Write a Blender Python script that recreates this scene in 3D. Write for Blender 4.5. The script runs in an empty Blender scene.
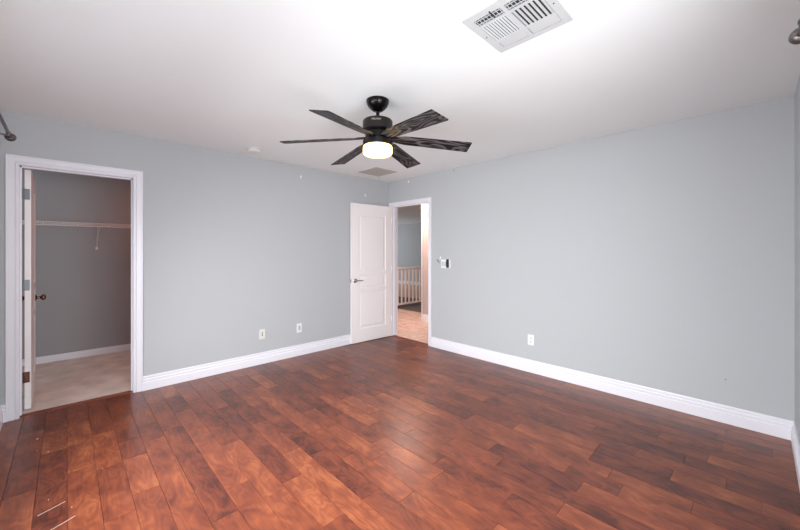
import bpy, bmesh, math, random
from mathutils import Vector, Matrix
PI = math.pi
R = math.radians
sc = bpy.context.scene
col = sc.collection

# ------------------------------------------------------------------ camera, world, lights, exposure
CAMX, CAMZ, FPX = 4.10, 1.338, 345.5
cd = bpy.data.cameras.new('camera')
cam = bpy.data.objects.new('camera', cd); col.objects.link(cam)
cd.sensor_width = 36.0; cd.sensor_fit = 'HORIZONTAL'
cd.lens = 36.0 * FPX / 800.0
cd.shift_x = 0.6 / 800.0
cd.shift_y = -(265 - 251.3) / 800.0
cd.clip_start = 0.02
cam.location = (CAMX, 0, CAMZ)
cam.rotation_euler = (PI / 2, 0, math.atan(358.5 / 345.5))
sc.camera = cam

w = bpy.data.worlds.new('world'); sc.world = w; w.use_nodes = True
bg = w.node_tree.nodes['Background']
bg.inputs[0].default_value = (0.75, 0.87, 1.0, 1); bg.inputs[1].default_value = 1.0

def area(name, loc, direction, sx, sy, power, colr, spread=180):
    l = bpy.data.lights.new(name, 'AREA'); l.shape = 'RECTANGLE'; l.size = sx; l.size_y = sy
    l.energy = power; l.color = colr; l.spread = R(spread)
    o = bpy.data.objects.new(name, l); col.objects.link(o)
    o.location = loc; o.rotation_euler = Vector(direction).to_track_quat('-Z', 'Y').to_euler()
    return o
DAY = (0.965, 0.985, 1.0)
# daylight outside the two bedroom windows (behind the camera and to its right)
area('daylight_front_window', (2.40, -0.57, 1.25), (0, 1, -0.58), 2.5, 1.3, 92, DAY, 140)
area('daylight_right_window', (4.52, 0.80, 1.20), (-1, 0, 0.04), 1.5, 1.3, 76, DAY, 180)
# the hall lamp (warm) and the daylight of the loft beyond the railing
area('hall_ceiling_light', (-0.55, 4.45, 2.41), (0, 0, -1), 0.5, 0.5, 42, (1.0, 0.70, 0.58))
area('closet_warm_fill', (-0.95, 1.15, 2.40), (0, 0, -1), 0.25, 0.25, 6.0, (1.0, 0.42, 0.29))  # added unseen warm fill without a fixture, browns the closet walls
area('daylight_loft_window', (-7.8, 7.6, 1.5), (1, 0, 0), 2.6, 1.6, 50, (0.86, 0.94, 1.0))

vs = sc.view_settings
sc.display_settings.display_device = 'sRGB'
vs.view_transform = 'Standard'; vs.look = 'None'; vs.gamma = 1.0; vs.use_curve_mapping = False
vs.exposure = 0.25

# ------------------------------------------------------------------ materials
def lin(c):
    return tuple(((v / 255) / 12.92 if v / 255 <= 0.04045 else (((v / 255) + 0.055) / 1.055) ** 2.4) for v in c) + (1,)

def mat(name, rgb, rough=0.5, metal=0.0, bump=None, emis=None, spec=None, var=None):
    m = bpy.data.materials.new(name); m.use_nodes = True
    nt = m.node_tree; b = nt.nodes['Principled BSDF']
    b.inputs['Base Color'].default_value = lin(rgb)
    b.inputs['Roughness'].default_value = rough; b.inputs['Metallic'].default_value = metal
    if spec is not None: b.inputs['Specular IOR Level'].default_value = spec
    tc = nt.nodes.new('ShaderNodeTexCoord')
    if var:
        n = nt.nodes.new('ShaderNodeTexNoise'); n.inputs['Scale'].default_value = var[0]; n.inputs['Detail'].default_value = 4
        nt.links.new(tc.outputs['Object'], n.inputs['Vector'])
        r = nt.nodes.new('ShaderNodeMapRange'); r.inputs[1].default_value = 0.3; r.inputs[2].default_value = 0.7
        r.inputs[3].default_value = 1 - var[1]; r.inputs[4].default_value = 1 + var[1]
        nt.links.new(n.outputs['Fac'], r.inputs[0])
        h = nt.nodes.new('ShaderNodeHueSaturation'); h.inputs['Color'].default_value = lin(rgb)
        nt.links.new(r.outputs[0], h.inputs['Value']); nt.links.new(h.outputs[0], b.inputs['Base Color'])
    if bump:
        n = nt.nodes.new('ShaderNodeTexNoise'); n.inputs['Scale'].default_value = bump[0]; n.inputs['Detail'].default_value = 3
        nt.links.new(tc.outputs['Object'], n.inputs['Vector'])
        bp = nt.nodes.new('ShaderNodeBump'); bp.inputs['Strength'].default_value = bump[1]; bp.inputs['Distance'].default_value = bump[2]
        nt.links.new(n.outputs['Fac'], bp.inputs['Height']); nt.links.new(bp.outputs['Normal'], b.inputs['Normal'])
    if emis:
        b.inputs['Emission Color'].default_value = lin(emis[0]); b.inputs['Emission Strength'].default_value = emis[1]
    return m

M_WALL = mat('grey_wall_paint', (184, 187, 190), 0.75, bump=(55, 0.25, 0.002), spec=0.3)
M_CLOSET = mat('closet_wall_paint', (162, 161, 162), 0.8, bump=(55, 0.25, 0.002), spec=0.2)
M_HALL = mat('hall_wall_paint', (188, 180, 176), 0.8, bump=(55, 0.25, 0.002), spec=0.2)
M_CEIL = mat('white_ceiling_paint', (238, 241, 241), 0.85, bump=(40, 0.3, 0.002), spec=0.2)
M_TRIM = mat('white_gloss_trim', (232, 231, 238), 0.35, bump=(12, 0.05, 0.001))
M_DOOR = mat('white_door_paint', (243, 238, 238), 0.35, bump=(90, 0.06, 0.0006))
M_CARPET = mat('beige_carpet', (236, 222, 212), 0.98, bump=(420, 0.9, 0.006), spec=0.05, var=(4.5, 0.16))
M_CARPET_HALL = mat('pinkish_carpet', (214, 190, 180), 0.98, bump=(420, 0.9, 0.006), spec=0.05, var=(9, 0.18))
M_CARPET_SHADE = mat('shadow_grey_carpet', (112, 108, 108), 0.98, bump=(420, 0.9, 0.006), spec=0.05, var=(6, 0.1))  # landing carpet with the shadow put into its colour
M_BLACK = mat('black_bronze', (20, 17, 17), 0.22, 0.6, bump=(30, 0.03, 0.0005))
M_BLACKM = mat('dark_bronze_satin', (34, 29, 28), 0.4, 0.4, bump=(30, 0.03, 0.0005))
M_CHROME = mat('brushed_nickel', (190, 186, 184), 0.25, 1.0, bump=(200, 0.05, 0.0004))
M_BRONZE = mat('aged_bronze_knob', (120, 92, 80), 0.25, 1.0, bump=(60, 0.05, 0.0004))
M_HINGE = mat('steel_hinge', (120, 125, 130), 0.35, 0.6, bump=(80, 0.05, 0.0004))
M_PLASTIC = mat('white_plastic', (238, 238, 240), 0.35, bump=(60, 0.02, 0.0003))
M_ALMOND = mat('ivory_plastic', (228, 226, 218), 0.35, bump=(60, 0.02, 0.0003))
M_DARK = mat('black_plastic', (14, 14, 15), 0.4, bump=(60, 0.02, 0.0003))
M_SLOT = mat('dark_slot', (60, 56, 60), 0.6, bump=(60, 0.02, 0.0003))
M_VENT = mat('white_enamel', (196, 198, 199), 0.4, bump=(60, 0.03, 0.0004))
M_VENTD = mat('dark_duct', (40, 40, 42), 0.8, bump=(20, 0.1, 0.001))
M_HATCH = mat('taupe_panel', (186, 181, 175), 0.8, bump=(80, 0.2, 0.001))
M_WIRE = mat('white_vinyl_wire', (226, 218, 214), 0.4, bump=(60, 0.03, 0.0003))
M_SMOKE = mat('aged_white_plastic', (226, 224, 222), 0.5, bump=(60, 0.03, 0.0003))
M_PEWTER = mat('pewter_rod', (112, 108, 108), 0.32, 0.85, bump=(40, 0.1, 0.0006))
M_PINK = mat('pink_plastic', (230, 90, 110), 0.4, bump=(60, 0.03, 0.0003))
M_STRIP = mat('pale_wood_strip', (214, 190, 176), 0.5, bump=(60, 0.03, 0.0003))
M_PALERAIL = mat('white_rail_paint', (244, 236, 232), 0.45, bump=(20, 0.04, 0.0005))
M_LOGO = mat('silver_lettering', (205, 190, 175), 0.35, 0.7, bump=(60, 0.01, 0.0002))
M_LOGO.node_tree.nodes['Principled BSDF'].inputs['Specular IOR Level'].default_value = 0.6

def make_glass():
    m = bpy.data.materials.new('window_glass'); m.use_nodes = True
    nt = m.node_tree; nt.nodes.clear()
    o = nt.nodes.new('ShaderNodeOutputMaterial'); mx = nt.nodes.new('ShaderNodeMixShader')
    t = nt.nodes.new('ShaderNodeBsdfTransparent'); g = nt.nodes.new('ShaderNodeBsdfGlossy')
    g.inputs['Roughness'].default_value = 0.02
    mx.inputs[0].default_value = 0.06
    nt.links.new(t.outputs[0], mx.inputs[1]); nt.links.new(g.outputs[0], mx.inputs[2]); nt.links.new(mx.outputs[0], o.inputs[0])
    return m
M_GLASS = make_glass()

def make_bowl():
    m = bpy.data.materials.new('lit_frosted_glass'); m.use_nodes = True
    nt = m.node_tree; b = nt.nodes['Principled BSDF']
    b.inputs['Base Color'].default_value = lin((240, 230, 205)); b.inputs['Roughness'].default_value = 0.25
    tc = nt.nodes.new('ShaderNodeTexCoord'); n = nt.nodes.new('ShaderNodeTexNoise'); n.inputs['Scale'].default_value = 14
    nt.links.new(tc.outputs['Object'], n.inputs['Vector'])
    cr = nt.nodes.new('ShaderNodeValToRGB')
    cr.color_ramp.elements[0].position = 0.35; cr.color_ramp.elements[0].color = (1, 0.60, 0.14, 1)
    cr.color_ramp.elements[1].position = 0.65; cr.color_ramp.elements[1].color = (1, 0.74, 0.24, 1)
    nt.links.new(n.outputs['Fac'], cr.inputs[0]); nt.links.new(cr.outputs[0], b.inputs['Emission Color'])
    b.inputs['Emission Strength'].default_value = 3.2
    return m
M_BOWL = make_bowl()

def make_wood_floor():
    m = bpy.data.materials.new('hand_scraped_birch_planks'); m.use_nodes = True
    nt = m.node_tree; N = nt.nodes; L = nt.links; b = N['Principled BSDF']
    at = N.new('ShaderNodeAttribute'); at.attribute_name = 'plank'
    sep = N.new('ShaderNodeSeparateColor'); L.new(at.outputs['Color'], sep.inputs[0])
    geo = N.new('ShaderNodeTexCoord')
    off = N.new('ShaderNodeVectorMath'); off.operation = 'SCALE'; off.inputs['Scale'].default_value = 37.0
    L.new(at.outputs['Color'], off.inputs[0])
    add = N.new('ShaderNodeVectorMath'); add.operation = 'ADD'
    L.new(geo.outputs['Object'], add.inputs[0]); L.new(off.outputs[0], add.inputs[1])
    mp = N.new('ShaderNodeMapping'); mp.inputs['Scale'].default_value = (1.0, 2.6, 1.0)
    L.new(add.outputs[0], mp.inputs[0])
    # figured birch: heavily distorted noise
    n1 = N.new('ShaderNodeTexNoise'); n1.inputs['Scale'].default_value = 3.6; n1.inputs['Detail'].default_value = 1.6; n1.inputs['Distortion'].default_value = 0.5
    L.new(mp.outputs[0], n1.inputs['Vector'])
    # contour the noise into wandering grain lines
    mul = N.new('ShaderNodeMath'); mul.operation = 'MULTIPLY'; mul.inputs[1].default_value = 52.0; L.new(n1.outputs['Fac'], mul.inputs[0])
    sn = N.new('ShaderNodeMath'); sn.operation = 'SINE'; L.new(mul.outputs[0], sn.inputs[0])
    r1 = N.new('ShaderNodeMapRange'); r1.inputs[1].default_value = -1; r1.inputs[2].default_value = 1; r1.inputs[3].default_value = 0; r1.inputs[4].default_value = 1
    L.new(sn.outputs[0], r1.inputs[0])
    mp2 = N.new('ShaderNodeMapping'); mp2.inputs['Scale'].default_value = (3.0, 60.0, 3.0); L.new(add.outputs[0], mp2.inputs[0])
    n2 = N.new('ShaderNodeTexNoise'); n2.inputs['Scale'].default_value = 2.2; n2.inputs['Detail'].default_value = 5
    L.new(mp2.outputs[0], n2.inputs['Vector'])
    n3 = N.new('ShaderNodeTexNoise'); n3.inputs['Scale'].default_value = 4.5; n3.inputs['Detail'].default_value = 3; n3.inputs['Distortion'].default_value = 0.25
    mp3 = N.new('ShaderNodeMapping'); mp3.inputs['Scale'].default_value = (1.3, 2.4, 1.0); L.new(add.outputs[0], mp3.inputs[0]); L.new(mp3.outputs[0], n3.inputs['Vector'])
    # v = tone*.55 + blotch*.4 + grain
    def madd(a, k, c=None):
        q = N.new('ShaderNodeMath'); q.operation = 'MULTIPLY_ADD'; L.new(a, q.inputs[0]); q.inputs[1].default_value = k
        if c is None: q.inputs[2].default_value = 0
        elif isinstance(c, float): q.inputs[2].default_value = c
        else: L.new(c, q.inputs[2])
        return q.outputs[0]
    v = madd(sep.outputs[0], 0.36, -0.21)
    v = madd(n3.outputs['Fac'], 0.80, v)
    v = madd(r1.outputs[0], 0.13, v)
    v = madd(n2.outputs['Fac'], 0.30, v)
    cr = N.new('ShaderNodeValToRGB'); e = cr.color_ramp.elements
    e[0].position = 0.12; e[0].color = lin((46, 20, 16))
    e[1].position = 0.95; e[1].color = lin((156, 90, 57))
    for p, c in ((0.32, (76, 35, 26)), (0.50, (104, 51, 35)), (0.70, (125, 64, 41))):
        x = e.new(p); x.color = lin(c)
    L.new(v, cr.inputs[0])
    hs = N.new('ShaderNodeHueSaturation'); hs.inputs['Saturation'].default_value = 1.0
    L.new(cr.outputs[0], hs.inputs['Color']); L.new(hs.outputs[0], b.inputs['Base Color'])
    rr = N.new('ShaderNodeMapRange'); rr.inputs[3].default_value = 0.27; rr.inputs[4].default_value = 0.38
    L.new(n3.outputs['Fac'], rr.inputs[0]); L.new(rr.outputs[0], b.inputs['Roughness'])
    b.inputs['Specular IOR Level'].default_value = 0.5
    bp = N.new('ShaderNodeBump'); bp.inputs['Strength'].default_value = 0.06; bp.inputs['Distance'].default_value = 0.002
    L.new(n3.outputs['Fac'], bp.inputs['Height']); L.new(bp.outputs['Normal'], b.inputs['Normal'])
    return m
M_FLOOR = make_wood_floor()

def make_blade_mat():
    m = bpy.data.materials.new('dark_oak_blade'); m.use_nodes = True
    nt = m.node_tree; N = nt.nodes; L = nt.links; b = N['Principled BSDF']
    tc = N.new('ShaderNodeTexCoord'); mp = N.new('ShaderNodeMapping'); mp.inputs['Scale'].default_value = (2.2, 13.0, 1.0)
    oi = N.new('ShaderNodeObjectInfo'); sc_ = N.new('ShaderNodeVectorMath'); sc_.operation = 'ADD'
    cmb = N.new('ShaderNodeCombineXYZ'); mm = N.new('ShaderNodeMath'); mm.operation = 'MULTIPLY'; mm.inputs[1].default_value = 40
    L.new(oi.outputs['Random'], mm.inputs[0]); L.new(mm.outputs[0], cmb.inputs[0]); L.new(mm.outputs[0], cmb.inputs[2])
    L.new(tc.outputs['Object'], mp.inputs[0]); L.new(mp.outputs[0], sc_.inputs[0]); L.new(cmb.outputs[0], sc_.inputs[1])
    n = N.new('ShaderNodeTexNoise'); n.inputs['Scale'].default_value = 1.0; n.inputs['Detail'].default_value = 1.5; n.inputs['Distortion'].default_value = 0.3
    L.new(sc_.outputs[0], n.inputs['Vector'])
    m2 = N.new('ShaderNodeMath'); m2.operation = 'MULTIPLY'; m2.inputs[1].default_value = 62; L.new(n.outputs['Fac'], m2.inputs[0])
    s = N.new('ShaderNodeMath'); s.operation = 'SINE'; L.new(m2.outputs[0], s.inputs[0])
    cr = N.new('ShaderNodeValToRGB'); cr.color_ramp.elements[0].position = 0.5; cr.color_ramp.elements[0].color = lin((5, 4, 5))
    cr.color_ramp.elements[1].position = 0.9; cr.color_ramp.elements[1].color = lin((92, 87, 91))
    r = N.new('ShaderNodeMapRange'); r.inputs[1].default_value = -1; r.inputs[2].default_value = 1; L.new(s.outputs[0], r.inputs[0])
    L.new(r.outputs[0], cr.inputs[0]); L.new(cr.outputs[0], b.inputs['Base Color']); b.inputs['Roughness'].default_value = 0.5; b.inputs['Specular IOR Level'].default_value = 0.2
    return m
M_BLADE = make_blade_mat()

# ------------------------------------------------------------------ mesh helpers
def box(bm, a, b):
    x0, y0, z0 = [min(p, q) for p, q in zip(a, b)]; x1, y1, z1 = [max(p, q) for p, q in zip(a, b)]
    v = [bm.verts.new(p) for p in ((x0, y0, z0), (x1, y0, z0), (x1, y1, z0), (x0, y1, z0), (x0, y0, z1), (x1, y0, z1), (x1, y1, z1), (x0, y1, z1))]
    for f in ((0, 3, 2, 1), (4, 5, 6, 7), (0, 1, 5, 4), (1, 2, 6, 5), (2, 3, 7, 6), (3, 0, 4, 7)):
        bm.faces.new([v[i] for i in f])
    return v

def frame_of(d):
    d = Vector(d).normalized(); up = Vector((0, 0, 1)) if abs(d.z) < 0.95 else Vector((1, 0, 0))
    s = d.cross(up).normalized(); return s, s.cross(d).normalized()

def tube(bm, p0, p1, r, seg=10, r1=None):
    p0, p1 = Vector(p0), Vector(p1); r1 = r if r1 is None else r1
    s, u = frame_of(p1 - p0); ra, rb = [], []
    for i in range(seg):
        a = 2 * PI * i / seg; dv = s * math.cos(a) + u * math.sin(a)
        ra.append(bm.verts.new(p0 + dv * r)); rb.append(bm.verts.new(p1 + dv * r1))
    for i in range(seg):
        j = (i + 1) % seg; bm.faces.new((ra[i], ra[j], rb[j], rb[i]))
    bm.faces.new(ra[::-1]); bm.faces.new(rb)

def lathe(bm, prof, seg=40, axis=None, origin=(0, 0, 0)):
    """prof: list of (radius, height along axis)"""
    q = Vector(axis).to_track_quat('Z', 'Y') if axis else None
    rings = []
    for r, h in prof:
        ring = []
        if r < 1e-6:
            p = Vector((0, 0, h)); p = q @ p if q else p; ring = [bm.verts.new(p + Vector(origin))]
        else:
            for i in range(seg):
                a = 2 * PI * i / seg; p = Vector((r * math.cos(a), r * math.sin(a), h)); p = q @ p if q else p
                ring.append(bm.verts.new(p + Vector(origin)))
        rings.append(ring)
    for A, B in zip(rings, rings[1:]):
        if len(A) == 1 and len(B) == 1: continue
        for i in range(seg):
            j = (i + 1) % seg
            if len(A) == 1: bm.faces.new((A[0], B[j], B[i]))
            elif len(B) == 1: bm.faces.new((A[i], A[j], B[0]))
            else: bm.faces.new((A[i], A[j], B[j], B[i]))
    if len(rings[0]) > 1: bm.faces.new(rings[0][::-1])
    if len(rings[-1]) > 1: bm.faces.new(rings[-1])

def extrude_profile(bm, prof, p0, p1, out):
    """prof: (offset along 'out', height z) closed loop; swept from p0 to p1"""
    p0, p1, out = Vector(p0), Vector(p1), Vector(out).normalized()
    A = [bm.verts.new(p0 + out * o + Vector((0, 0, h))) for o, h in prof]
    B = [bm.verts.new(p1 + out * o + Vector((0, 0, h))) for o, h in prof]
    n = len(prof)
    for i in range(n):
        j = (i + 1) % n; bm.faces.new((A[i], A[j], B[j], B[i]))
    bm.faces.new(A[::-1]); bm.faces.new(B)

def link(name, bm, m, parent=None, smooth=False, bevel=0, loc=None, bseg=2):
    bmesh.ops.recalc_face_normals(bm, faces=bm.faces)
    if bevel:
        es = [e for e in bm.edges if len(e.link_faces) == 2 and e.calc_face_angle(0) > R(40)]
        bmesh.ops.bevel(bm, geom=es, offset=bevel, segments=bseg, affect='EDGES', clamp_overlap=True)
    me = bpy.data.meshes.new(name); bm.to_mesh(me); bm.free()
    me.materials.append(m)
    if smooth:
        for p in me.polygons: p.use_smooth = True
        try: me.set_sharp_from_angle(angle=R(38))
        except Exception: pass
    o = bpy.data.objects.new(name, me); col.objects.link(o)
    if loc is not None: o.location = loc
    if parent: o.parent = parent
    return o

def struct(name, bm, m, label=None, cat=None, **k):
    o = link(name, bm, m, **k); o['kind'] = 'structure'
    if label: o['label'] = label; o['category'] = cat
    return o

def thing(name, label, cat, loc=(0, 0, 0), rotz=0, group=None, kind=None):
    o = bpy.data.objects.new(name, None); col.objects.link(o)
    o.location = loc; o.rotation_euler = (0, 0, rotz); o.empty_display_size = 0.1
    o['label'] = label; o['category'] = cat
    if group: o['group'] = group
    if kind: o['kind'] = kind
    return o
def tag(o, label, cat, group=None):
    o['label'] = label; o['category'] = cat
    if group: o['group'] = group
    return o

# ------------------------------------------------------------------ the room
H = 2.44; YB = 3.706; XR = 4.28; YF = -0.372; WT = 0.124
CY0, CY1, DH = -0.272, 0.455, 2.03          # closet opening
EX0, EX1 = 0.084, 0.849
EDH = 2.043                     # entry opening

# bedroom wood floor: planks run along the back wall
def build_floor():
    rnd = random.Random(11)
    bm = bmesh.new(); cl = bm.loops.layers.float_color.new('plank')
    pw = 0.127; y = 0.005 - pw * 3; g = 0.0008
    box(bm, (0 - 0.0, YF, -0.03), (XR, YB, -0.012))
    for f in bm.faces:
        for l in f.loops: l[cl] = (0.0, 0.2, 0.2, 1)
    def plank(x0, x1, y0, y1):
        tone = rnd.random(); tone = 0.5 + 0.62 * (tone - 0.5) * (1.0 + rnd.random() * 0.6)
        c = (tone, rnd.random(), rnd.random(), 1)
        bv = 0.0008; dz = 0.0003
        if x1 - x0 < 0.01 or y1 - y0 < 0.006: return
        o_ = [bm.verts.new(p) for p in ((x0, y0, -dz), (x1, y0, -dz), (x1, y1, -dz), (x0, y1, -dz))]
        i_ = [bm.verts.new(p) for p in ((x0 + bv, y0 + bv, 0), (x1 - bv, y0 + bv, 0), (x1 - bv, y1 - bv, 0), (x0 + bv, y1 - bv, 0))]
        lo = [bm.verts.new((v.co.x, v.co.y, -0.012)) for v in o_]
        fs = [bm.faces.new(i_)]
        for k in range(4):
            j = (k + 1) % 4
            fs.append(bm.faces.new((o_[k], o_[j], i_[j], i_[k]))); fs.append(bm.faces.new((lo[k], lo[j], o_[j], o_[k])))
        for f in fs:
            for l in f.loops: l[cl] = c
    while y < YB:
        x = -rnd.random() * 0.5
        while x < XR:
            Lp = rnd.choice((0.3, 0.4, 0.45, 0.55, 0.65, 0.8, 0.95, 1.2)) * (0.9 + 0.2 * rnd.random())
            a, b = max(x, 0.0), min(x + Lp, XR)
            ya, yb = max(y, YF), min(y + pw, YB)
            if b > a: plank(a + g, b - g, ya + g, yb - g)
            x += Lp
        y += pw
    # plank strip inside the two door openings
    plank(-0.052, -g, CY0, CY1)
    plank(EX0, EX1, YB + g, YB + 0.02)
    return struct('floor', bm, M_FLOOR, 'reddish brown hand-scraped wood plank floor of the bedroom', 'floor')
build_floor()

bm = bmesh.new(); box(bm, (-2.2, YF - WT, H), (XR + WT, YB + 0.06, H + 0.1)); struct('ceiling', bm, M_CEIL, 'flat white bedroom ceiling holding the fan', 'ceiling')
# left wall with the closet opening
JT = 0.018
bm = bmesh.new()
box(bm, (-WT, YF - WT, 0), (0, CY0 - JT, H)); box(bm, (-WT, CY1 + JT, 0), (0, YB + WT, H)); box(bm, (-WT, CY0 - JT, DH + JT), (0, CY1 + JT, H))
struct('wall_left', bm, M_WALL, 'pale grey wall with the closet doorway', 'wall')
bm = bmesh.new()
box(bm, (0, YB, 0), (EX0 - JT, YB + WT, H)); box(bm, (EX1 + JT, YB, 0), (XR + WT, YB + WT, H)); box(bm, (EX0 - JT, YB, EDH + JT), (EX1 + JT, YB + WT, H))
struct('wall_back', bm, M_WALL, 'long pale grey wall with the entry doorway', 'wall')
# right wall and front wall with window openings (out of the frame, they let the daylight in)
W1 = (0.05, 1.60, 0.55, 1.88)     # right wall window: y0,y1,z0,z1
W2 = (1.15, 3.65, 0.55, 1.88)     # front wall window: x0,x1,z0,z1
bm = bmesh.new()
box(bm, (XR, YF - WT, 0), (XR + WT, W1[0], H)); box(bm, (XR, W1[1], 0), (XR + WT, YB, H))
box(bm, (XR, W1[0], 0), (XR + WT, W1[1], W1[2])); box(bm, (XR, W1[0], W1[3]), (XR + WT, W1[1], H))
struct('wall_right', bm, M_WALL, 'narrow slice of pale grey wall at the right edge', 'wall')
bm = bmesh.new()
box(bm, (0, YF - WT, 0), (W2[0], YF, H)); box(bm, (W2[1], YF - WT, 0), (XR, YF, H))
box(bm, (W2[0], YF - WT, 0), (W2[1], YF, W2[2])); box(bm, (W2[0], YF - WT, W2[3]), (W2[1], YF, H))
struct('wall_front', bm, M_WALL, 'pale grey window wall behind the camera', 'wall')

def window(name, along, c0, c1, z0, z1, wall, outd, label):
    """along 'x' or 'y'; wall = inner wall coordinate; outd = +1/-1 outward direction"""
    def P(a, d, z):
        return (a, wall + outd * d, z) if along == 'x' else (wall + outd * d, a, z)
    root = thing(name, label, 'window', P((c0 + c1) / 2, 0.08, z0), kind='structure'); L0 = Vector(root.location)
    def sub(p): return tuple(Vector(p) - L0)
    bm = bmesh.new(); fw = 0.045
    for a0, a1, b0, b1 in ((c0, c1, z0, z0 + fw), (c0, c1, z1 - fw, z1), (c0, c0 + fw, z0, z1), (c1 - fw, c1, z0, z1), ((c0 + c1) / 2 - fw / 2, (c0 + c1) / 2 + fw / 2, z0, z1)):
        box(bm, sub(P(a0, 0.05, b0)), sub(P(a1, 0.10, b1)))
    link('window_frame', bm, M_TRIM, root, bevel=0.003)
    for a0, a1 in ((c0 + fw, (c0 + c1) / 2 - fw / 2), ((c0 + c1) / 2 + fw / 2, c1 - fw)):
        bm = bmesh.new(); box(bm, sub(P(a0, 0.072, z0 + fw)), sub(P(a1, 0.077, z1 - fw))); link('window_pane', bm, M_GLASS, root)
    bm = bmesh.new(); box(bm, sub(P(c0 - 0.03, -0.02, z0 - 0.02)), sub(P(c1 + 0.03, 0.05, z0))); link('window_sill', bm, M_TRIM, root, bevel=0.003)
window('window_1', 'x', W2[0], W2[1], W2[2], W2[3], YF, -1, 'white framed sliding window behind the camera')
window('window_2', 'y', W1[0], W1[1], W1[2], W1[3], XR, 1, 'white framed sliding window beside the camera')

# baseboards
BP = [(0, 0), (0.018, 0), (0.018, 0.074), (0.010, 0.083), (0.013, 0.088), (0.013, 0.101), (0.006, 0.110), (0.008, 0.115), (0.008, 0.128), (0.006, 0.135), (0, 0.135)]
BS = [(0, 0), (0.012, 0), (0.012, 0.052), (0.008, 0.060), (0.008, 0.070), (0.003, 0.078), (0, 0.078)]
CW = 0.068
def baseboard(name, prof, p0, p1, out, label):
    bm = bmesh.new(); extrude_profile(bm, prof, p0, p1, out); return struct(name, bm, M_TRIM, label, 'baseboard')
bm = bmesh.new(); extrude_profile(bm, BP, (0, CY1 + CW + 0.004, 0), (0, YB, 0), (1, 0, 0)); extrude_profile(bm, BP, (0, YF, 0), (0, CY0 - CW - 0.004, 0), (1, 0, 0))
struct('baseboard_left', bm, M_TRIM, 'white moulded baseboard along the wall with the closet doorway', 'baseboard')
baseboard('baseboard_back', BP, (EX1 + 0.062, YB, 0), (XR, YB, 0), (0, -1, 0), 'white moulded baseboard along the wall with the entry doorway')
baseboard('baseboard_right', BP, (XR, YB - 0.016, 0), (XR, YF, 0), (-1, 0, 0), 'white moulded baseboard at the right edge')
baseboard('baseboard_front', BP, (0.016, YF, 0), (XR - 0.016, YF, 0), (0, 1, 0), 'white moulded baseboard behind the camera')

# door casings and jambs
def casing(name, along, c0, c1, top, wall, outd, cw, label, thick=0.124, stop=True):
    """opening c0..c1 along 'x' or 'y'; wall plane coordinate; outd = direction of the room"""
    def P(a, d, z):
        return (a, wall + outd * d, z) if along == 'x' else (wall + outd * d, a, z)
    bm = bmesh.new(); rv = 0.004
    def leg(a_in, sgn):
        # stepped profile: thin inner edge, thick outer edge
        for d0, d1, t in ((0, 0.014, 0.009), (0.014, 0.019, 0.005), (0.019, cw - 0.013, 0.013), (cw - 0.013, cw, 0.018)):
            box(bm, P(a_in + sgn * (rv + d0), 0, 0), P(a_in + sgn * (rv + d1), t, top + rv + d1))
    leg(c0, -1); leg(c1, 1)
    for d0, d1, t in ((0, 0.014, 0.009), (0.014, 0.019, 0.005), (0.019, cw - 0.013, 0.013), (cw - 0.013, cw, 0.018)):
        box(bm, P(c0 - rv - d0, 0, top + rv + d0), P(c1 + rv + d0, t, top + rv + d1))
    struct(name, bm, M_TRIM, label + ' casing', 'door trim', bevel=0.0015, bseg=1)
    bm = bmesh.new()
    jt = 0.017
    box(bm, P(c0 - jt, -thick, 0), P(c0, 0.001, top)); box(bm, P(c1, -thick, 0), P(c1 + jt, 0.001, top)); box(bm, P(c0 - jt, -thick, top), P(c1 + jt, 0.001, top + jt))
    return bm
bm = casing('trim_1', 'y', CY0, CY1, DH, 0.0, 1, CW, 'white closet doorway')
# stop strips: door closes on the closet side
box(bm, (-0.078, CY1 - 0.011, 0), (-0.045, CY1, DH)); box(bm, (-0.078, CY0, 0), (-0.045, CY0 + 0.011, DH)); box(bm, (-0.078, CY0, DH - 0.011), (-0.045, CY1, DH))
struct('trim_2', bm, M_TRIM, 'white closet doorway jamb lining', 'door trim')
bm = casing('trim_3', 'x', EX0, EX1, EDH, YB, -1, 0.055, 'white entry doorway')
box(bm, (EX0, YB + 0.040, 0), (EX0 + 0.011, YB + 0.074, EDH)); box(bm, (EX1 - 0.011, YB + 0.040, 0), (EX1, YB + 0.074, EDH)); box(bm, (EX0, YB + 0.040, EDH - 0.011), (EX1, YB + 0.074, EDH))
struct('trim_4', bm, M_TRIM, 'white entry doorway jamb lining', 'door trim')
# wooden threshold strips
bm = bmesh.new(); extrude_profile(bm, [(-0.030, 0), (0.012, 0), (0.006, 0.007), (-0.020, 0.009)], (-0.045, CY0, 0.0), (-0.045, CY1, 0.0), (1, 0, 0))
M_THR = mat('reddish_wood_strip', (120, 62, 44), 0.35, bump=(30, 0.1, 0.001), var=(9, 0.3))
struct('trim_5', bm, M_THR, 'reddish wood threshold strip in the closet doorway', 'threshold')
bm = bmesh.new(); extrude_profile(bm, [(-0.020, 0), (0.012, 0), (0.006, 0.006), (-0.014, 0.008)], (EX0, YB + 0.03, 0.0), (EX1, YB + 0.03, 0.0), (0, -1, 0))
struct('trim_6', bm, M_THR, 'dark wood threshold strip in the entry doorway', 'threshold')

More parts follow.
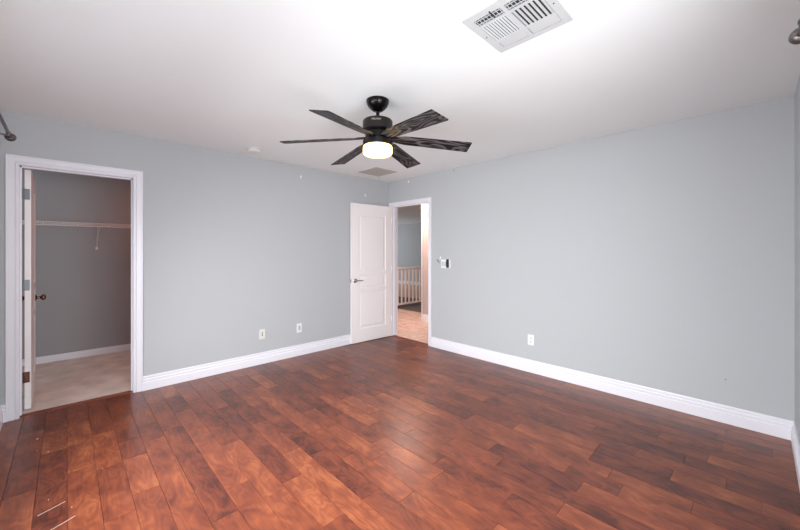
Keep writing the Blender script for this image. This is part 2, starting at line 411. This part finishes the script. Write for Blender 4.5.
# ------------------------------------------------------------------ closet shell
CX = -1.83; CL, CR_ = -0.98, 1.75
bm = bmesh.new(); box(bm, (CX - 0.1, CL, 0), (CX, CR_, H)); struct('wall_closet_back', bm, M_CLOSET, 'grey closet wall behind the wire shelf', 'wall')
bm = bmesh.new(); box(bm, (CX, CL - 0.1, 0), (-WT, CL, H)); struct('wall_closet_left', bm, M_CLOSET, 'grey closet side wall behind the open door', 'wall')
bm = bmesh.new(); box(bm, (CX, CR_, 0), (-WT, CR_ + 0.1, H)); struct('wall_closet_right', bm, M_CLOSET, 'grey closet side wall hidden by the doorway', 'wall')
bm = bmesh.new(); box(bm, (CX, CL, -0.03), (-0.052, CR_, 0.004)); struct('floor_closet', bm, M_CARPET, 'beige carpet inside the closet', 'carpet')
bm = bmesh.new(); extrude_profile(bm, BS, (CX, CL, 0.004), (CX, CR_, 0.004), (1, 0, 0)); struct('baseboard_closet', bm, M_TRIM, 'small white baseboard at the back of the closet', 'baseboard')

# ------------------------------------------------------------------ hall and loft beyond the entry
HY = 4.92; HX = -0.370
bm = bmesh.new(); box(bm, (-8.0, YB + 0.045, -0.04), (3.2, 5.56, 0.003)); struct('floor_hall', bm, M_CARPET_HALL, 'pinkish beige carpet of the hall', 'carpet')
bm = bmesh.new(); box(bm, (-8.0, 7.1, -0.04), (0.5, 9.95, 0.003)); struct('floor_loft_far', bm, M_CARPET_HALL, 'pale carpet of the loft beyond the railing', 'carpet')
bm = bmesh.new(); box(bm, (-8.0, 5.56, -0.04), (0.5, 7.1, 0.003)); struct('floor_loft_shade', bm, M_CARPET_SHADE, 'carpet beneath the white railing, coloured dark grey to stand for shadow', 'carpet')  # floor strip painted darker where shadow falls on the landing
bm = bmesh.new(); box(bm, (-8.0, YB + 0.06, H), (3.2, 10.05, H + 0.1)); struct('ceiling_hall', bm, M_CEIL, 'white ceiling of the hall and loft', 'ceiling')
bm = bmesh.new(); box(bm, (HX, HY, 0), (3.2, HY + 0.12, H)); struct('wall_hall', bm, M_HALL, 'hall wall lit warm, seen through the entry doorway', 'wall')
bm = bmesh.new(); box(bm, (HX - 0.016, HY - 0.012, 0), (HX + 0.012, HY, H)); box(bm, (HX - 0.016, HY, 0), (HX, HY + 0.12, H)); struct('trim_7', bm, M_TRIM, 'white casing at the end of the hall wall', 'door trim', bevel=0.002)
bm = bmesh.new(); extrude_profile(bm, BP, (HX + 0.012, HY, 0.003), (3.2, HY, 0.003), (0, -1, 0)); struct('baseboard_hall', bm, M_TRIM, 'white baseboard of the hall wall', 'baseboard')
bm = bmesh.new(); box(bm, (-8.1, 9.95, 0), (0.5, 10.05, H)); struct('wall_loft', bm, M_WALL, 'blue grey wall at the far end of the loft', 'wall')
bm = bmesh.new(); extrude_profile(bm, BP, (-8.0, 9.95, 0.003), (0.5, 9.95, 0.003), (0, -1, 0)); struct('baseboard_loft', bm, M_TRIM, 'white baseboard at the far end of the loft', 'baseboard')
bm = bmesh.new(); box(bm, (-8.1, YB + 0.06, 0), (-8.0, 9.95, H)); struct('wall_loft_left', bm, M_WALL, 'side wall of the loft out of sight', 'wall')
bm = bmesh.new(); box(bm, (3.2, YB + WT, 0), (3.3, HY + 0.12, H)); box(bm, (0.5, HY + 0.12, 0), (0.6, 10.05, H)); struct('wall_hall_end', bm, M_HALL, 'end wall of the hall out of sight', 'wall')
bm = bmesh.new(); box(bm, (-8.0, YB, 0), (-WT, YB + WT, H)); struct('wall_hall_left', bm, M_HALL, 'near wall of the hall out of sight', 'wall')

# ------------------------------------------------------------------ doors
def slab_mesh(w, t, h, panels, z0=0.008):
    """door leaf from x=0..w, y=-t..0 with moulded recessed panels on both faces"""
    bm = bmesh.new()
    xs = sorted({0.0, w} | {p[0] for p in panels} | {p[1] for p in panels})
    zs = sorted({z0, h} | {p[2] for p in panels} | {p[3] for p in panels})
    for yy, flip in ((0.0, False), (-t, True)):
        V = {(i, j): bm.verts.new((x, yy, z)) for i, x in enumerate(xs) for j, z in enumerate(zs)}
        for i in range(len(xs) - 1):
            for j in range(len(zs) - 1):
                q = [V[i, j], V[i, j + 1], V[i + 1, j + 1], V[i + 1, j]]
                bm.faces.new(q[::-1] if flip else q)
    bmesh.ops.remove_doubles(bm, verts=bm.verts, dist=1e-6)
    # close the rim
    be = [e for e in bm.edges if len(e.link_faces) == 1]
    lo = [v for v in bm.verts]
    bmesh.ops.bridge_loops(bm, edges=be)
    bm.faces.ensure_lookup_table()
    for yy, sg in ((0.0, 1), (-t, -1)):
        for (a, b, c, d) in panels:
            fs = [f for f in bm.faces if all(abs(v.co.y - yy) < 1e-6 for v in f.verts) and a - 1e-6 <= f.calc_center_median().x <= b + 1e-6 and c - 1e-6 <= f.calc_center_median().z <= d + 1e-6]
            for th, dep in ((0.008, -0.007), (0.014, -0.001), (0.022, 0.006)):
                bmesh.ops.inset_region(bm, faces=fs, thickness=th, depth=0.0, use_even_offset=True)
                vs_ = {v for f in fs for v in f.verts}
                for v in vs_: v.co.y += sg * dep
    return bm

def hinge(root, z, y):
    bm = bmesh.new(); tube(bm, (0, y, z - 0.045), (0, y, z + 0.045), 0.006, 10)
    box(bm, (0.0, y - 0.022 if y > -0.02 else y, z - 0.045), (0.0025, y if y > -0.02 else y + 0.022, z + 0.045))
    return link('hinge', bm, M_DOOR, root, bevel=0.0006, bseg=1)

# entry door, swung open into the room beside the left wall
DW = 0.757
ed = thing('door_1', 'white three-panel entry door standing open beside the doorway', 'door', (EX0 + 0.002, YB - 0.004, 0), R(-92.3), kind='structure')
link('door_leaf', slab_mesh(DW, 0.035, 2.038, [(0.125, DW - 0.125, 0.20, 0.745), (0.125, DW - 0.125, 0.79, 0.985), (0.125, DW - 0.125, 1.045, 1.885)]), M_DOOR, ed, bevel=0.0)
def lever(root, x, z, side, m):
    s = 1 if side > 0 else -1; y0 = 0 if s > 0 else -0.035
    bm = bmesh.new()
    lathe(bm, [(0.032, 0), (0.032, 0.004), (0.027, 0.009), (0.014, 0.011), (0.011, 0.016), (0.011, 0.046), (0.013, 0.050), (0.009, 0.058), (0, 0.060)], 28, (0, s, 0), (x, y0, z))
    pts = [(x, y0 + s * 0.048, z), (x - 0.035, y0 + s * 0.050, z + 0.003), (x - 0.075, y0 + s * 0.050, z + 0.001), (x - 0.108, y0 + s * 0.046, z - 0.003)]
    rad = [0.010, 0.009, 0.0075, 0.006]
    for i in range(3): tube(bm, pts[i], pts[i + 1], rad[i], 12, rad[i + 1])
    return link('door_handle', bm, m, root, smooth=True)
o = lever(ed, DW - 0.062, 0.912, 1, M_CHROME); o['label'] = 'brushed nickel lever handle'
lever(ed, DW - 0.062, 0.912, -1, M_CHROME)
bm = bmesh.new(); box(bm, (DW - 0.0005, -0.029, 0.885), (DW + 0.0015, -0.006, 0.94)); box(bm, (DW, -0.023, 0.905), (DW + 0.009, -0.012, 0.92)); link('latch_plate', bm, M_CHROME, ed, bevel=0.0006, bseg=1)
for z in (0.28, 1.06, 1.82): hinge(ed, z, 0.003)

# closet door, swung into the closet; hinge edge faces the room
CDW = 0.61
cdr = thing('door_2', 'white panel closet door swung inward, seen almost edge-on', 'door', (-0.142, CY0 + 0.021, 0), PI, kind='structure')
link('door_leaf', slab_mesh(CDW, 0.037, 2.02, [(0.105, CDW - 0.105, 0.20, 0.745), (0.105, CDW - 0.105, 0.79, 0.985), (0.105, CDW - 0.105, 1.045, 1.88)], 0.018), M_DOOR, cdr)
def knob(root, x, z, s, m):
    y0 = 0 if s > 0 else -0.037; bm = bmesh.new()
    lathe(bm, [(0.032, 0), (0.032, 0.003), (0.025, 0.008), (0.012, 0.012), (0.010, 0.030), (0.016, 0.036), (0.0255, 0.044), (0.028, 0.054), (0.026, 0.063), (0.018, 0.070), (0, 0.072)], 28, (0, s, 0), (x, y0, z))
    return link('door_knob', bm, m, root, smooth=True)
o = knob(cdr, CDW - 0.06, 0.895, 1, M_BRONZE); o['label'] = 'aged bronze round knob'
knob(cdr, CDW - 0.06, 0.895, -1, M_BRONZE)
for z in (0.285, 1.055, 1.815):
    bm = bmesh.new(); tube(bm, (-0.004, 0.006, z - 0.045), (-0.004, 0.006, z + 0.045), 0.0055, 10)
    box(bm, (-0.0022, -0.030, z - 0.045), (0.0, 0.004, z + 0.045))
    for dz in (-0.03, 0, 0.03): lathe(bm, [(0.004, 0), (0.003, 0.0012), (0, 0.0014)], 10, (-1, 0, 0), (-0.0022, -0.018, z + dz))
    ho = link('hinge', bm, M_HINGE if z > 0.5 else M_BRONZE, cdr)
    if z < 0.5: ho['label'] = 'darker bronze lower hinge'
    bm = bmesh.new()
# door_2 local frame is turned by 180 degrees: flip so that the slab stands on the inner side of its hinge line
cdr.scale = (1, 1, 1)

# ------------------------------------------------------------------ closet wire shelf
SX, SZ, SD = -1.83, 1.675, 0.34
ws = thing('wire_shelf', 'white wire closet shelf with hanging rod on the closet wall', 'shelf', (SX, 0.30, SZ))
y0, y1 = CL - 0.30 + 0.005, CR_ - 0.30 - 0.005
bm = bmesh.new()
n = int((y1 - y0) / 0.0254)
for i in range(n + 1):
    y = y0 + (y1 - y0) * i / n
    tube(bm, (0.004, y, 0), (SD, y, 0), 0.0016, 5); tube(bm, (SD, y, 0.0), (SD + 0.002, y, -0.030), 0.0016, 5)
for x in (0.006, SD * 0.36, SD * 0.7): tube(bm, (x, y0, -0.003), (x, y1, -0.003), 0.0028, 6)
link('wire_deck', bm, M_WIRE, ws)
bm = bmesh.new(); tube(bm, (SD, y0, 0.002), (SD, y1, 0.002), 0.0045, 8); link('front_rail', bm, M_WIRE, ws, smooth=True)
bm = bmesh.new(); tube(bm, (SD + 0.002, y0, -0.036), (SD + 0.002, y1, -0.036), 0.0065, 8); link('hanging_rod', bm, M_WIRE, ws, smooth=True)
for yy in (-0.02, -0.72, 0.85):
    bm = bmesh.new()
    tube(bm, (SD - 0.01, yy - 0.004, -0.004), (0.006, yy + 0.0, -0.285), 0.0045, 8); tube(bm, (SD - 0.01, yy + 0.014, -0.004), (0.006, yy + 0.004, -0.285), 0.0035, 8)
    box(bm, (0.0, yy - 0.010, -0.315), (0.010, yy + 0.014, -0.275)); link('shelf_brace', bm, M_WIRE, ws)
for yy in (-0.50, -0.20, 0.10, 0.40):
    bm = bmesh.new(); box(bm, (0.0, yy - 0.008, -0.012), (0.012, yy + 0.008, 0.012)); link('wall_clip', bm, M_WIRE, ws, bevel=0.002)

# ------------------------------------------------------------------ loft railing
rl = thing('stair_railing', 'white wooden railing with square balusters seen through the entry doorway', 'railing', (-1.75, 5.0, 0.003))
RY = 2.3
bm = bmesh.new(); box(bm, (-0.035, 0, 0.915), (0.035, RY, 0.955)); link('top_rail', bm, M_PALERAIL, rl, bevel=0.006)
bm = bmesh.new(); box(bm, (-0.025, 0, 0.07), (0.025, RY, 0.11)); link('bottom_rail', bm, M_PALERAIL, rl, bevel=0.003)
for k in range(18):
    y = 0.08 + k * 0.127
    bm = bmesh.new(); box(bm, (-0.016, y - 0.016, 0.11), (0.016, y + 0.016, 0.915)); link('baluster', bm, M_PALERAIL, rl, bevel=0.002, bseg=1)
for y in (-0.04, RY + 0.04):
    bm = bmesh.new(); box(bm, (-0.045, y - 0.045, 0), (0.045, y + 0.045, 1.02)); box(bm, (-0.055, y - 0.055, 1.02), (0.055, y + 0.055, 1.045)); link('newel_post', bm, M_PALERAIL, rl, bevel=0.004)

# ------------------------------------------------------------------ ceiling fan
FX, FY = 2.170, 1.640
fan = thing('ceiling_fan', 'black six-blade ceiling fan with lit frosted glass bowl', 'ceiling fan', (FX, FY, H))
bm = bmesh.new(); lathe(bm, [(0.083, 0), (0.083, -0.010), (0.081, -0.022), (0.072, -0.042), (0.056, -0.060), (0.038, -0.074), (0.022, -0.080), (0, -0.080)], 48)
link('canopy', bm, M_BLACK, fan, smooth=True)
bm = bmesh.new(); tube(bm, (0, 0, -0.085), (0, 0, -0.145), 0.013, 20); lathe(bm, [(0.022, -0.122), (0.024, -0.128), (0.024, -0.140), (0.030, -0.145)], 24)
link('downrod', bm, M_BLACK, fan, smooth=True)
bm = bmesh.new(); lathe(bm, [(0.0, -0.144), (0.085, -0.145), (0.103, -0.148), (0.108, -0.154), (0.109, -0.168), (0.109, -0.222), (0.104, -0.228), (0.100, -0.230), (0.0, -0.230)], 56)
mh = link('motor_housing', bm, M_BLACKM, fan, smooth=True)
bm = bmesh.new(); lathe(bm, [(0.0, -0.228), (0.088, -0.230), (0.092, -0.250), (0.092, -0.290), (0.0, -0.290)], 48); link('blade_hub', bm, M_BLACK, fan, smooth=True)
bm = bmesh.new(); lathe(bm, [(0.0, -0.288), (0.090, -0.289), (0.104, -0.293), (0.109, -0.301), (0.109, -0.330), (0.105, -0.334), (0, -0.334)], 56); link('light_kit_housing', bm, M_BLACKM, fan, smooth=True)
bm = bmesh.new(); lathe(bm, [(0.098, -0.332), (0.103, -0.336), (0.1065, -0.344), (0.1075, -0.356), (0.1075, -0.378), (0.104, -0.390), (0.092, -0.399), (0.068, -0.405), (0.035, -0.408), (0, -0.409)], 56)
bw = link('glass_bowl', bm, M_BOWL, fan, smooth=True); bw['label'] = 'glowing warm white frosted glass drum'
# blades
R0, R1, BW, BT = 0.085, 0.687, 0.140, 0.006
ZB, DROOP, PITCH = -0.272, R(4.4), R(12)
blade_mesh = None
for k in range(6):
    ang = R(-9 + 60 * k)
    bm = bmesh.new()
    # outline widening towards the tip; slanted tip
    top = [(R0 + 0.01, 0.034), (0.20, 0.057), (R1 - 0.006, 0.069), (R1, 0.064), (R1, -0.064), (R1 - 0.006, -0.069), (0.20, -0.057), (R0 + 0.01, -0.034)]
    A = [bm.verts.new((x, y, BT / 2)) for x, y in top]; B = [bm.verts.new((x, y, -BT / 2)) for x, y in top]
    bm.faces.new(A); bm.faces.new(B[::-1])
    for i in range(len(top)):
        j = (i + 1) % len(top); bm.faces.new((A[i], B[i], B[j], A[j]))
    b = link('blade', bm, M_BLADE, fan, bevel=0.0012, bseg=1)
    b.matrix_local = Matrix.Translation((0, 0, ZB)) @ Matrix.Rotation(ang, 4, 'Z') @ Matrix.Rotation(DROOP, 4, 'Y') @ Matrix.Rotation(-PITCH, 4, 'X')
    bm = bmesh.new()
    box(bm, (0.075, -0.022, BT / 2), (0.150, 0.022, BT / 2 + 0.005)); box(bm, (0.055, -0.015, -0.004), (0.100, 0.015, BT / 2 + 0.004))
    for x in (0.115, 0.138): lathe(bm, [(0.005, 0), (0.004, 0.002), (0, 0.003)], 10, (0, 0, -1), (x, 0, -BT / 2))
    br = link('blade_bracket', bm, M_BLACK, b, bevel=0.001, bseg=1)
# small script lettering on the motor housing
cu = bpy.data.curves.new('logo_lettering', 'FONT'); cu.body = 'Hunter'; cu.size = 0.024; cu.extrude = 0.0006; cu.align_x = 'CENTER'; cu.align_y = 'CENTER'; cu.shear = 0.35
cu.resolution_u = 3
to = bpy.data.objects.new('tmp_text', cu); col.objects.link(to)
bpy.context.view_layer.update()
me = bpy.data.meshes.new_from_object(to.evaluated_get(bpy.context.evaluated_depsgraph_get()))
bpy.data.objects.remove(to)
la = math.atan2(0 - FY, CAMX - FX) - R(6)
for v in me.vertices:
    x, y, z = v.co
    th = la + x / 0.1095; r = 0.1095 + 0.0006 + z
    v.co = (r * math.cos(th), r * math.sin(th), -0.172 + y)
me.materials.clear(); me.materials.append(M_LOGO)
lo = bpy.data.objects.new('logo_lettering', me); col.objects.link(lo); lo.parent = mh; lo['label'] = 'small pale slanted script lettering'

# ------------------------------------------------------------------ ceiling vent (four-way register)
vx0, vx1, vy0, vy1 = 3.118, 3.492, 1.360, 1.728
vt = thing('ceiling_vent', 'white louvered air vent set in the ceiling near the camera', 'vent', (vx0, vy0, H))
VW, VD = vx1 - vx0, vy1 - vy0
bm = bmesh.new()
t = 0.007
rows = [(0.0, 0.042), (0.094, 0.108), (0.258, 0.272), (0.338, VD)]          # solid strips across (y)
cols_ = [(0.0, 0.036), (0.176, 0.194), (VW - 0.036, VW)]
for a, b_ in rows: box(bm, (0, a, -t), (VW, b_, 0))
for a, b_ in cols_:
    for (p, q) in zip(rows, rows[1:]): box(bm, (a, p[1], -t), (b_, q[0], 0))
link('vent_frame', bm, M_VENT, vt)
bm = bmesh.new(); box(bm, (0.02, 0.02, -0.0012), (VW - 0.02, VD - 0.02, -0.0002)); link('duct_opening', bm, M_VENTD, vt)
for (xa, xb) in ((0.036, 0.176), (0.194, VW - 0.036)):
    bm = bmesh.new(); box(bm, (xa + 0.003, 0.275, -t + 0.002), (xb - 0.003, 0.335, -0.002)); link('blank_panel', bm, M_VENT, vt, bevel=0.001, bseg=1)
def louver(x, ya, yb, tilt, wd=0.016):
    bm = bmesh.new(); c, s = math.cos(tilt) * wd / 2, math.sin(tilt) * wd / 2
    p = [(x - c, -t / 2 - s), (x + c, -t / 2 + s), (x + c, -t / 2 + s + 0.0012), (x - c, -t / 2 - s + 0.0012)]
    A = [bm.verts.new((q[0], ya, q[1])) for q in p]; B = [bm.verts.new((q[0], yb, q[1])) for q in p]
    for i in range(4):
        j = (i + 1) % 4; bm.faces.new((A[i], A[j], B[j], B[i]))
    bm.faces.new(A[::-1]); bm.faces.new(B); return link('louver', bm, M_VENT, vt)
for i in range(10): louver(0.036 + 0.014 * (i + 0.5), 0.108, 0.258, R(28), 0.0082)
for i in range(7): louver(0.194 + 0.0207 * (i + 0.5), 0.108, 0.258, R(-8), 0.0130)
for (xa, xb) in ((0.036, 0.176), (0.194, VW - 0.036)):
    for i in range(2):
        y = 0.042 + 0.026 * (i + 0.5)
        bm = bmesh.new(); box(bm, (xa, y - 0.0012, -t + 0.001), (xb, y + 0.0012, -0.002)); link('louver', bm, M_VENT, vt)
    bm = bmesh.new()
    for i in range(8): 
        x = xa + (xb - xa) * (i + 0.5) / 8; box(bm, (x - 0.0012, 0.042, -t + 0.003), (x + 0.0012, 0.094, -0.002))
    link('deflector_grid', bm, M_VENT, vt)
bm = bmesh.new(); box(bm, (0.128, 0.028, -t - 0.004), (0.133, 0.082, -t)); link('damper_lever', bm, M_SLOT, vt)
for (x, y) in ((0.018, 0.19), (VW - 0.018, 0.19)):
    bm = bmesh.new(); lathe(bm, [(0.004, 0), (0.003, 0.0015), (0, 0.002)], 10, (0, 0, -1), (x, y, -t)); link('screw', bm, M_SLOT, vt)

# ceiling hatch
hx0, hx1, hy0, hy1 = 0.245, 0.640, 2.910, 3.295
ht = thing('ceiling_panel', 'square taupe access panel in the ceiling above the entry door', 'ceiling panel', ((hx0 + hx1) / 2, (hy0 + hy1) / 2, H))
bm = bmesh.new(); box(bm, (-0.187, -0.182, -0.006), (0.187, 0.182, 0)); link('panel', bm, M_HATCH, ht, bevel=0.001, bseg=1)
bm = bmesh.new()
for a, b_ in (((-0.195, -0.190, -0.007), (0.195, -0.182, 0)), ((-0.195, 0.182, -0.007), (0.195, 0.190, 0)), ((-0.195, -0.182, -0.007), (-0.187, 0.182, 0)), ((0.187, -0.182, -0.007), (0.195, 0.182, 0))): box(bm, a, b_)
link('panel_edge', bm, M_HATCH, ht)
bm = bmesh.new(); tube(bm, (-0.17, 0.176, -0.006), (-0.165, 0.176, -0.085), 0.0022, 6); link('pull_cord', bm, M_HATCH, ht)

# smoke detector
sd = thing('smoke_detector', 'round white smoke detector on the ceiling near the left wall', 'smoke detector', (0.333, 1.454, H))
bm = bmesh.new(); lathe(bm, [(0.072, 0), (0.072, -0.006), (0.068, -0.009), (0, -0.009)], 40); link('mounting_plate', bm, M_SMOKE, sd, smooth=True)
bm = bmesh.new(); lathe(bm, [(0.0, -0.008), (0.060, -0.009), (0.062, -0.013), (0.068, -0.016), (0.068, -0.026), (0.058, -0.036), (0.030, -0.041), (0, -0.042)], 40); link('cover', bm, M_SMOKE, sd, smooth=True)
for i in range(14):
    bm = bmesh.new(); a = 2 * PI * i / 14; c, s = math.cos(a), math.sin(a); tube(bm, (0.0635 * c, 0.0635 * s, -0.0125), (0.0665 * c, 0.0665 * s, -0.0125), 0.003, 6)
    link('vent_slot', bm, M_SLOT, sd)

# ------------------------------------------------------------------ outlets and switch
def face_plate(name, label, cat, loc, rotz, mplate, kind, group=None):
    """plate in local x-z plane, facing local -y"""
    r = thing(name, label, cat, loc, rotz, group)
    bm = bmesh.new(); box(bm, (-0.035, -0.006, -0.0575), (0.035, 0, 0.0575)); link('plate', bm, mplate, r, bevel=0.0025)
    if kind == 'duplex':
        for dz in (-0.0195, 0.0195):
            bm = bmesh.new(); box(bm, (-0.0165, -0.0085, dz - 0.0135), (0.0165, -0.005, dz + 0.0135)); s = link('socket', bm, mplate, r, bevel=0.003)
            for dx, hh in ((-0.0065, 0.0055), (0.0065, 0.0045)):
                bm = bmesh.new(); box(bm, (dx - 0.0014, -0.0089, dz + 0.002 - hh), (dx + 0.0014, -0.008, dz + 0.002 + hh)); link('slot', bm, M_SLOT, s)
            bm = bmesh.new(); lathe(bm, [(0.0027, 0), (0.0027, 0.0005)], 10, (0, -1, 0), (0, -0.0085, dz - 0.009)); link('slot', bm, M_SLOT, s)
    elif kind == 'jack':
        bm = bmesh.new(); box(bm, (-0.0165, -0.0085, -0.033), (0.0165, -0.005, 0.033)); link('insert', bm, mplate, r, bevel=0.002)
        for dz in (-0.016, 0.0, 0.016):
            bm = bmesh.new(); box(bm, (-0.006, -0.0095, dz - 0.005), (0.006, -0.008, dz + 0.005)); link('port', bm, M_DARK, r)
    elif kind == 'blank':
        bm = bmesh.new(); box(bm, (-0.0165, -0.0085, -0.033), (0.0165, -0.005, 0.033)); link('insert', bm, M_VENT, r, bevel=0.002)
        bm = bmesh.new(); lathe(bm, [(0.006, 0), (0.005, 0.006), (0.002, 0.008)], 14, (0, -1, 0), (0, -0.008, 0)); link('coaxial_port', bm, M_CHROME, r)
    for dz in (-0.048, 0.048):
        bm = bmesh.new(); lathe(bm, [(0.003, 0), (0.0025, 0.001), (0, 0.0012)], 10, (0, -1, 0), (0, -0.006, dz)); link('screw', bm, mplate, r)
    return r
face_plate('wall_jack_plate', 'ivory wall plate with dark ports low on the left wall, nearer the closet', 'wall plate', (0, 1.678, 0.352), R(90), M_ALMOND, 'jack')
face_plate('cable_outlet_plate', 'white wall plate low on the left wall, nearer the open entry door', 'wall plate', (0, 2.158, 0.352), R(90), M_PLASTIC, 'blank')
face_plate('electrical_outlet', 'white duplex electrical outlet low on the wall right of the entry doorway', 'outlet', (2.355, YB, 0.357), 0, M_PLASTIC, 'duplex')

sw = thing('light_switch', 'white switch plate with one black rocker beside the entry doorway', 'light switch', (1.164, YB, 1.168))
bm = bmesh.new(); box(bm, (-0.080, -0.006, -0.0575), (0.080, 0, 0.0575)); link('plate', bm, M_PLASTIC, sw, bevel=0.0025)
for x in (-0.050, -0.006):
    bm = bmesh.new(); box(bm, (x - 0.0165, -0.010, -0.033), (x + 0.0165, -0.005, 0.033)); link('rocker', bm, M_VENT, sw, bevel=0.002)
bm = bmesh.new(); box(bm, (0.010, -0.014, -0.053), (0.056, -0.005, 0.060)); o = link('rocker', bm, M_DARK, sw, bevel=0.006); o['label'] = 'black remote-shaped rocker'
for za, zb in ((-0.036, -0.006), (0.016, 0.034)):
    bm = bmesh.new(); box(bm, (0.024, -0.016, za), (0.042, -0.0135, zb)); link('button', bm, M_SLOT, o, bevel=0.001)

# small things on the walls
def small_hook(loc, rotz, m, label, group=None, big=1.0):
    r = thing('wall_hook', label, 'hook', loc, rotz, group); k = big
    bm = bmesh.new(); box(bm, (-0.008 * k, -0.003, -0.018 * k), (0.008 * k, 0, 0.018 * k)); link('backplate', bm, m, r, bevel=0.001)
    bm = bmesh.new(); pts = [(0, -0.002, -0.006 * k), (0, -0.013 * k, -0.011 * k), (0, -0.019 * k, -0.005 * k), (0, -0.019 * k, 0.004 * k)]
    for i in range(3): tube(bm, pts[i], pts[i + 1], 0.0022 * k, 8)
    link('prong', bm, m, r, smooth=True); return r
small_hook((0, 2.182, 2.300), R(90), M_PLASTIC, 'tiny white hook high on the left wall, nearer the smoke detector')
small_hook((0, 3.235, 2.180), R(90), M_PLASTIC, 'tiny white hook high on the left wall above the open entry door')
small_hook((0.455, YB, 2.385), 0, M_PLASTIC, 'tiny white hook above the entry doorway just under the ceiling')
small_hook((1.072, YB, 1.246), R(0), M_PLASTIC, 'small white hook touching the upper corner of the switch plate', big=1.1)
def nail(loc, d, L, r, label):
    bm = bmesh.new(); d = Vector(d).normalized(); tube(bm, (0, 0, 0), d * L, r * 0.5, 8); lathe(bm, [(r, 0), (r, 0.0015), (0, 0.002)], 12, d, d * L)
    return tag(link('wall_nail', bm, M_SLOT, loc=loc), label, 'nail')
nail((1.297, YB, 2.408), (0, -1, 0), 0.010, 0.006, 'dark nail in the wall right of the entry doorway just under the ceiling')
nail((3.925, YB, 0.338), (0, -1, 0), 0.005, 0.004, 'small dark nail low in the wall near its right-hand end')
bm = bmesh.new(); tube(bm, (-0.022, -0.004, 0.020), (0.020, -0.004, -0.020), 0.0042, 8); box(bm, (-0.004, -0.004, -0.004), (0.004, 0, 0.004))
tag(link('marker_pen', bm, M_SLOT, loc=(1.030, YB, 1.203), smooth=True), 'thin dark slanted stick on the wall left of the switch plate', 'stick')

# ------------------------------------------------------------------ curtain rods
def curtain_rod(name, p_end, p_far, wall_dir, gap, label):
    """rod from the finial end p_end to p_far; wall_dir points to the wall at distance gap"""
    r = thing(name, label, 'curtain rod', p_end); d = (Vector(p_far) - Vector(p_end)); L = d.length; d.normalize(); wd = Vector(wall_dir)
    bm = bmesh.new(); tube(bm, d * 0.05, d * L, 0.009, 16); link('rod', bm, M_PEWTER, r, smooth=True)
    for base, s in ((Vector((0, 0, 0)), 1), (d * (L + 0.05), -1)):
        bm = bmesh.new()
        lathe(bm, [(0, 0), (0.014, 0.002), (0.024, 0.010), (0.0285, 0.022), (0.027, 0.030), (0.018, 0.038), (0.011, 0.041), (0.013, 0.046), (0.013, 0.052), (0.0095, 0.056), (0.0095, 0.062)], 28, d * s, base)
        link('finial', bm, M_PEWTER, r, smooth=True)
    for q in (0.13, L - 0.1):
        c = d * q; bm = bmesh.new(); tube(bm, c + Vector((0, 0, -0.012)), c + wd * gap + Vector((0, 0, -0.012)), 0.006, 10)
        tube(bm, c + wd * (gap - 0.006) + Vector((0, 0, -0.012)), c + wd * gap + Vector((0, 0, -0.012)), 0.022, 18)
        tube(bm, c - d * 0.006, c + d * 0.006, 0.0125, 16); link('bracket', bm, M_PEWTER, r, smooth=True)
    return r
curtain_rod('curtain_rod', (0.570, -0.273, 2.110), (3.98, -0.273, 2.110), (0, -1, 0), 0.099, 'pewter curtain rod end at the left edge, above the closet doorway')
curtain_rod('curtain_rod', (4.203, 1.868, 2.091), (4.203, -0.14, 2.091), (1, 0, 0), 0.077, 'pewter curtain rod end at the right edge, close to the camera')

# ------------------------------------------------------------------ bits left on the floor
def strip(a, b, label):
    a, b = Vector(a), Vector(b); bm = bmesh.new(); d = b - a; s = Vector((-d.y, d.x, 0)).normalized() * 0.0011
    n = 6; lo = []
    for i in range(n + 1):
        p = d * (i / n) + s * 0.8 * math.sin(i * 1.3); lo.append((bm.verts.new(p - s), bm.verts.new(p + s), bm.verts.new(p + s + Vector((0, 0, 0.0015))), bm.verts.new(p - s + Vector((0, 0, 0.0015)))))
    for A, B in zip(lo, lo[1:]):
        for i in range(4):
            j = (i + 1) % 4; bm.faces.new((A[i], A[j], B[j], B[i]))
    bm.faces.new(lo[0][::-1]); bm.faces.new(lo[-1])
    return tag(link('pale_strip', bm, M_STRIP, loc=a), label, 'strip')
strip((1.575, -0.105, 0.0002), (1.530, -0.004, 0.0002), 'thin pale strip lying on the floor, the farther of two at bottom left')
strip((1.750, -0.060, 0.0002), (1.705, 0.033, 0.0002), 'thin pale strip lying on the floor, the nearer of two at bottom left')
def scrap(loc, s, m, name, label, cat, group=None):
    bm = bmesh.new(); pts = [(-1, -0.5), (-0.2, -0.9), (0.9, -0.4), (1.0, 0.3), (0.1, 0.8), (-0.8, 0.5)]
    A = [bm.verts.new((x * s, y * s, 0)) for x, y in pts]; B = [bm.verts.new((x * s * 0.8, y * s * 0.8, s * 0.45)) for x, y in pts]
    for i in range(6):
        j = (i + 1) % 6; bm.faces.new((A[i], A[j], B[j], B[i]))
    bm.faces.new(A[::-1]); bm.faces.new(B)
    return tag(link(name, bm, m, loc=loc), label, cat, group)
for x, y, s in ((0.536, -0.149, 0.007), (0.75, -0.140, 0.004), (0.818, -0.087, 0.0045), (1.45, -0.07, 0.003), (1.61, 0.02, 0.003), (1.30, 0.16, 0.003)):
    scrap((x, y, 0.0002), s, M_STRIP, 'paper_crumb', 'tiny pale crumb on the wood floor in front of the closet doorway', 'crumb', 'crumbs on the floor by the closet')
scrap((0.0, -0.222, 0.0002), 0.008, M_PINK, 'pink_cap', 'tiny pink cap on the threshold at the closet door hinge side', 'cap')
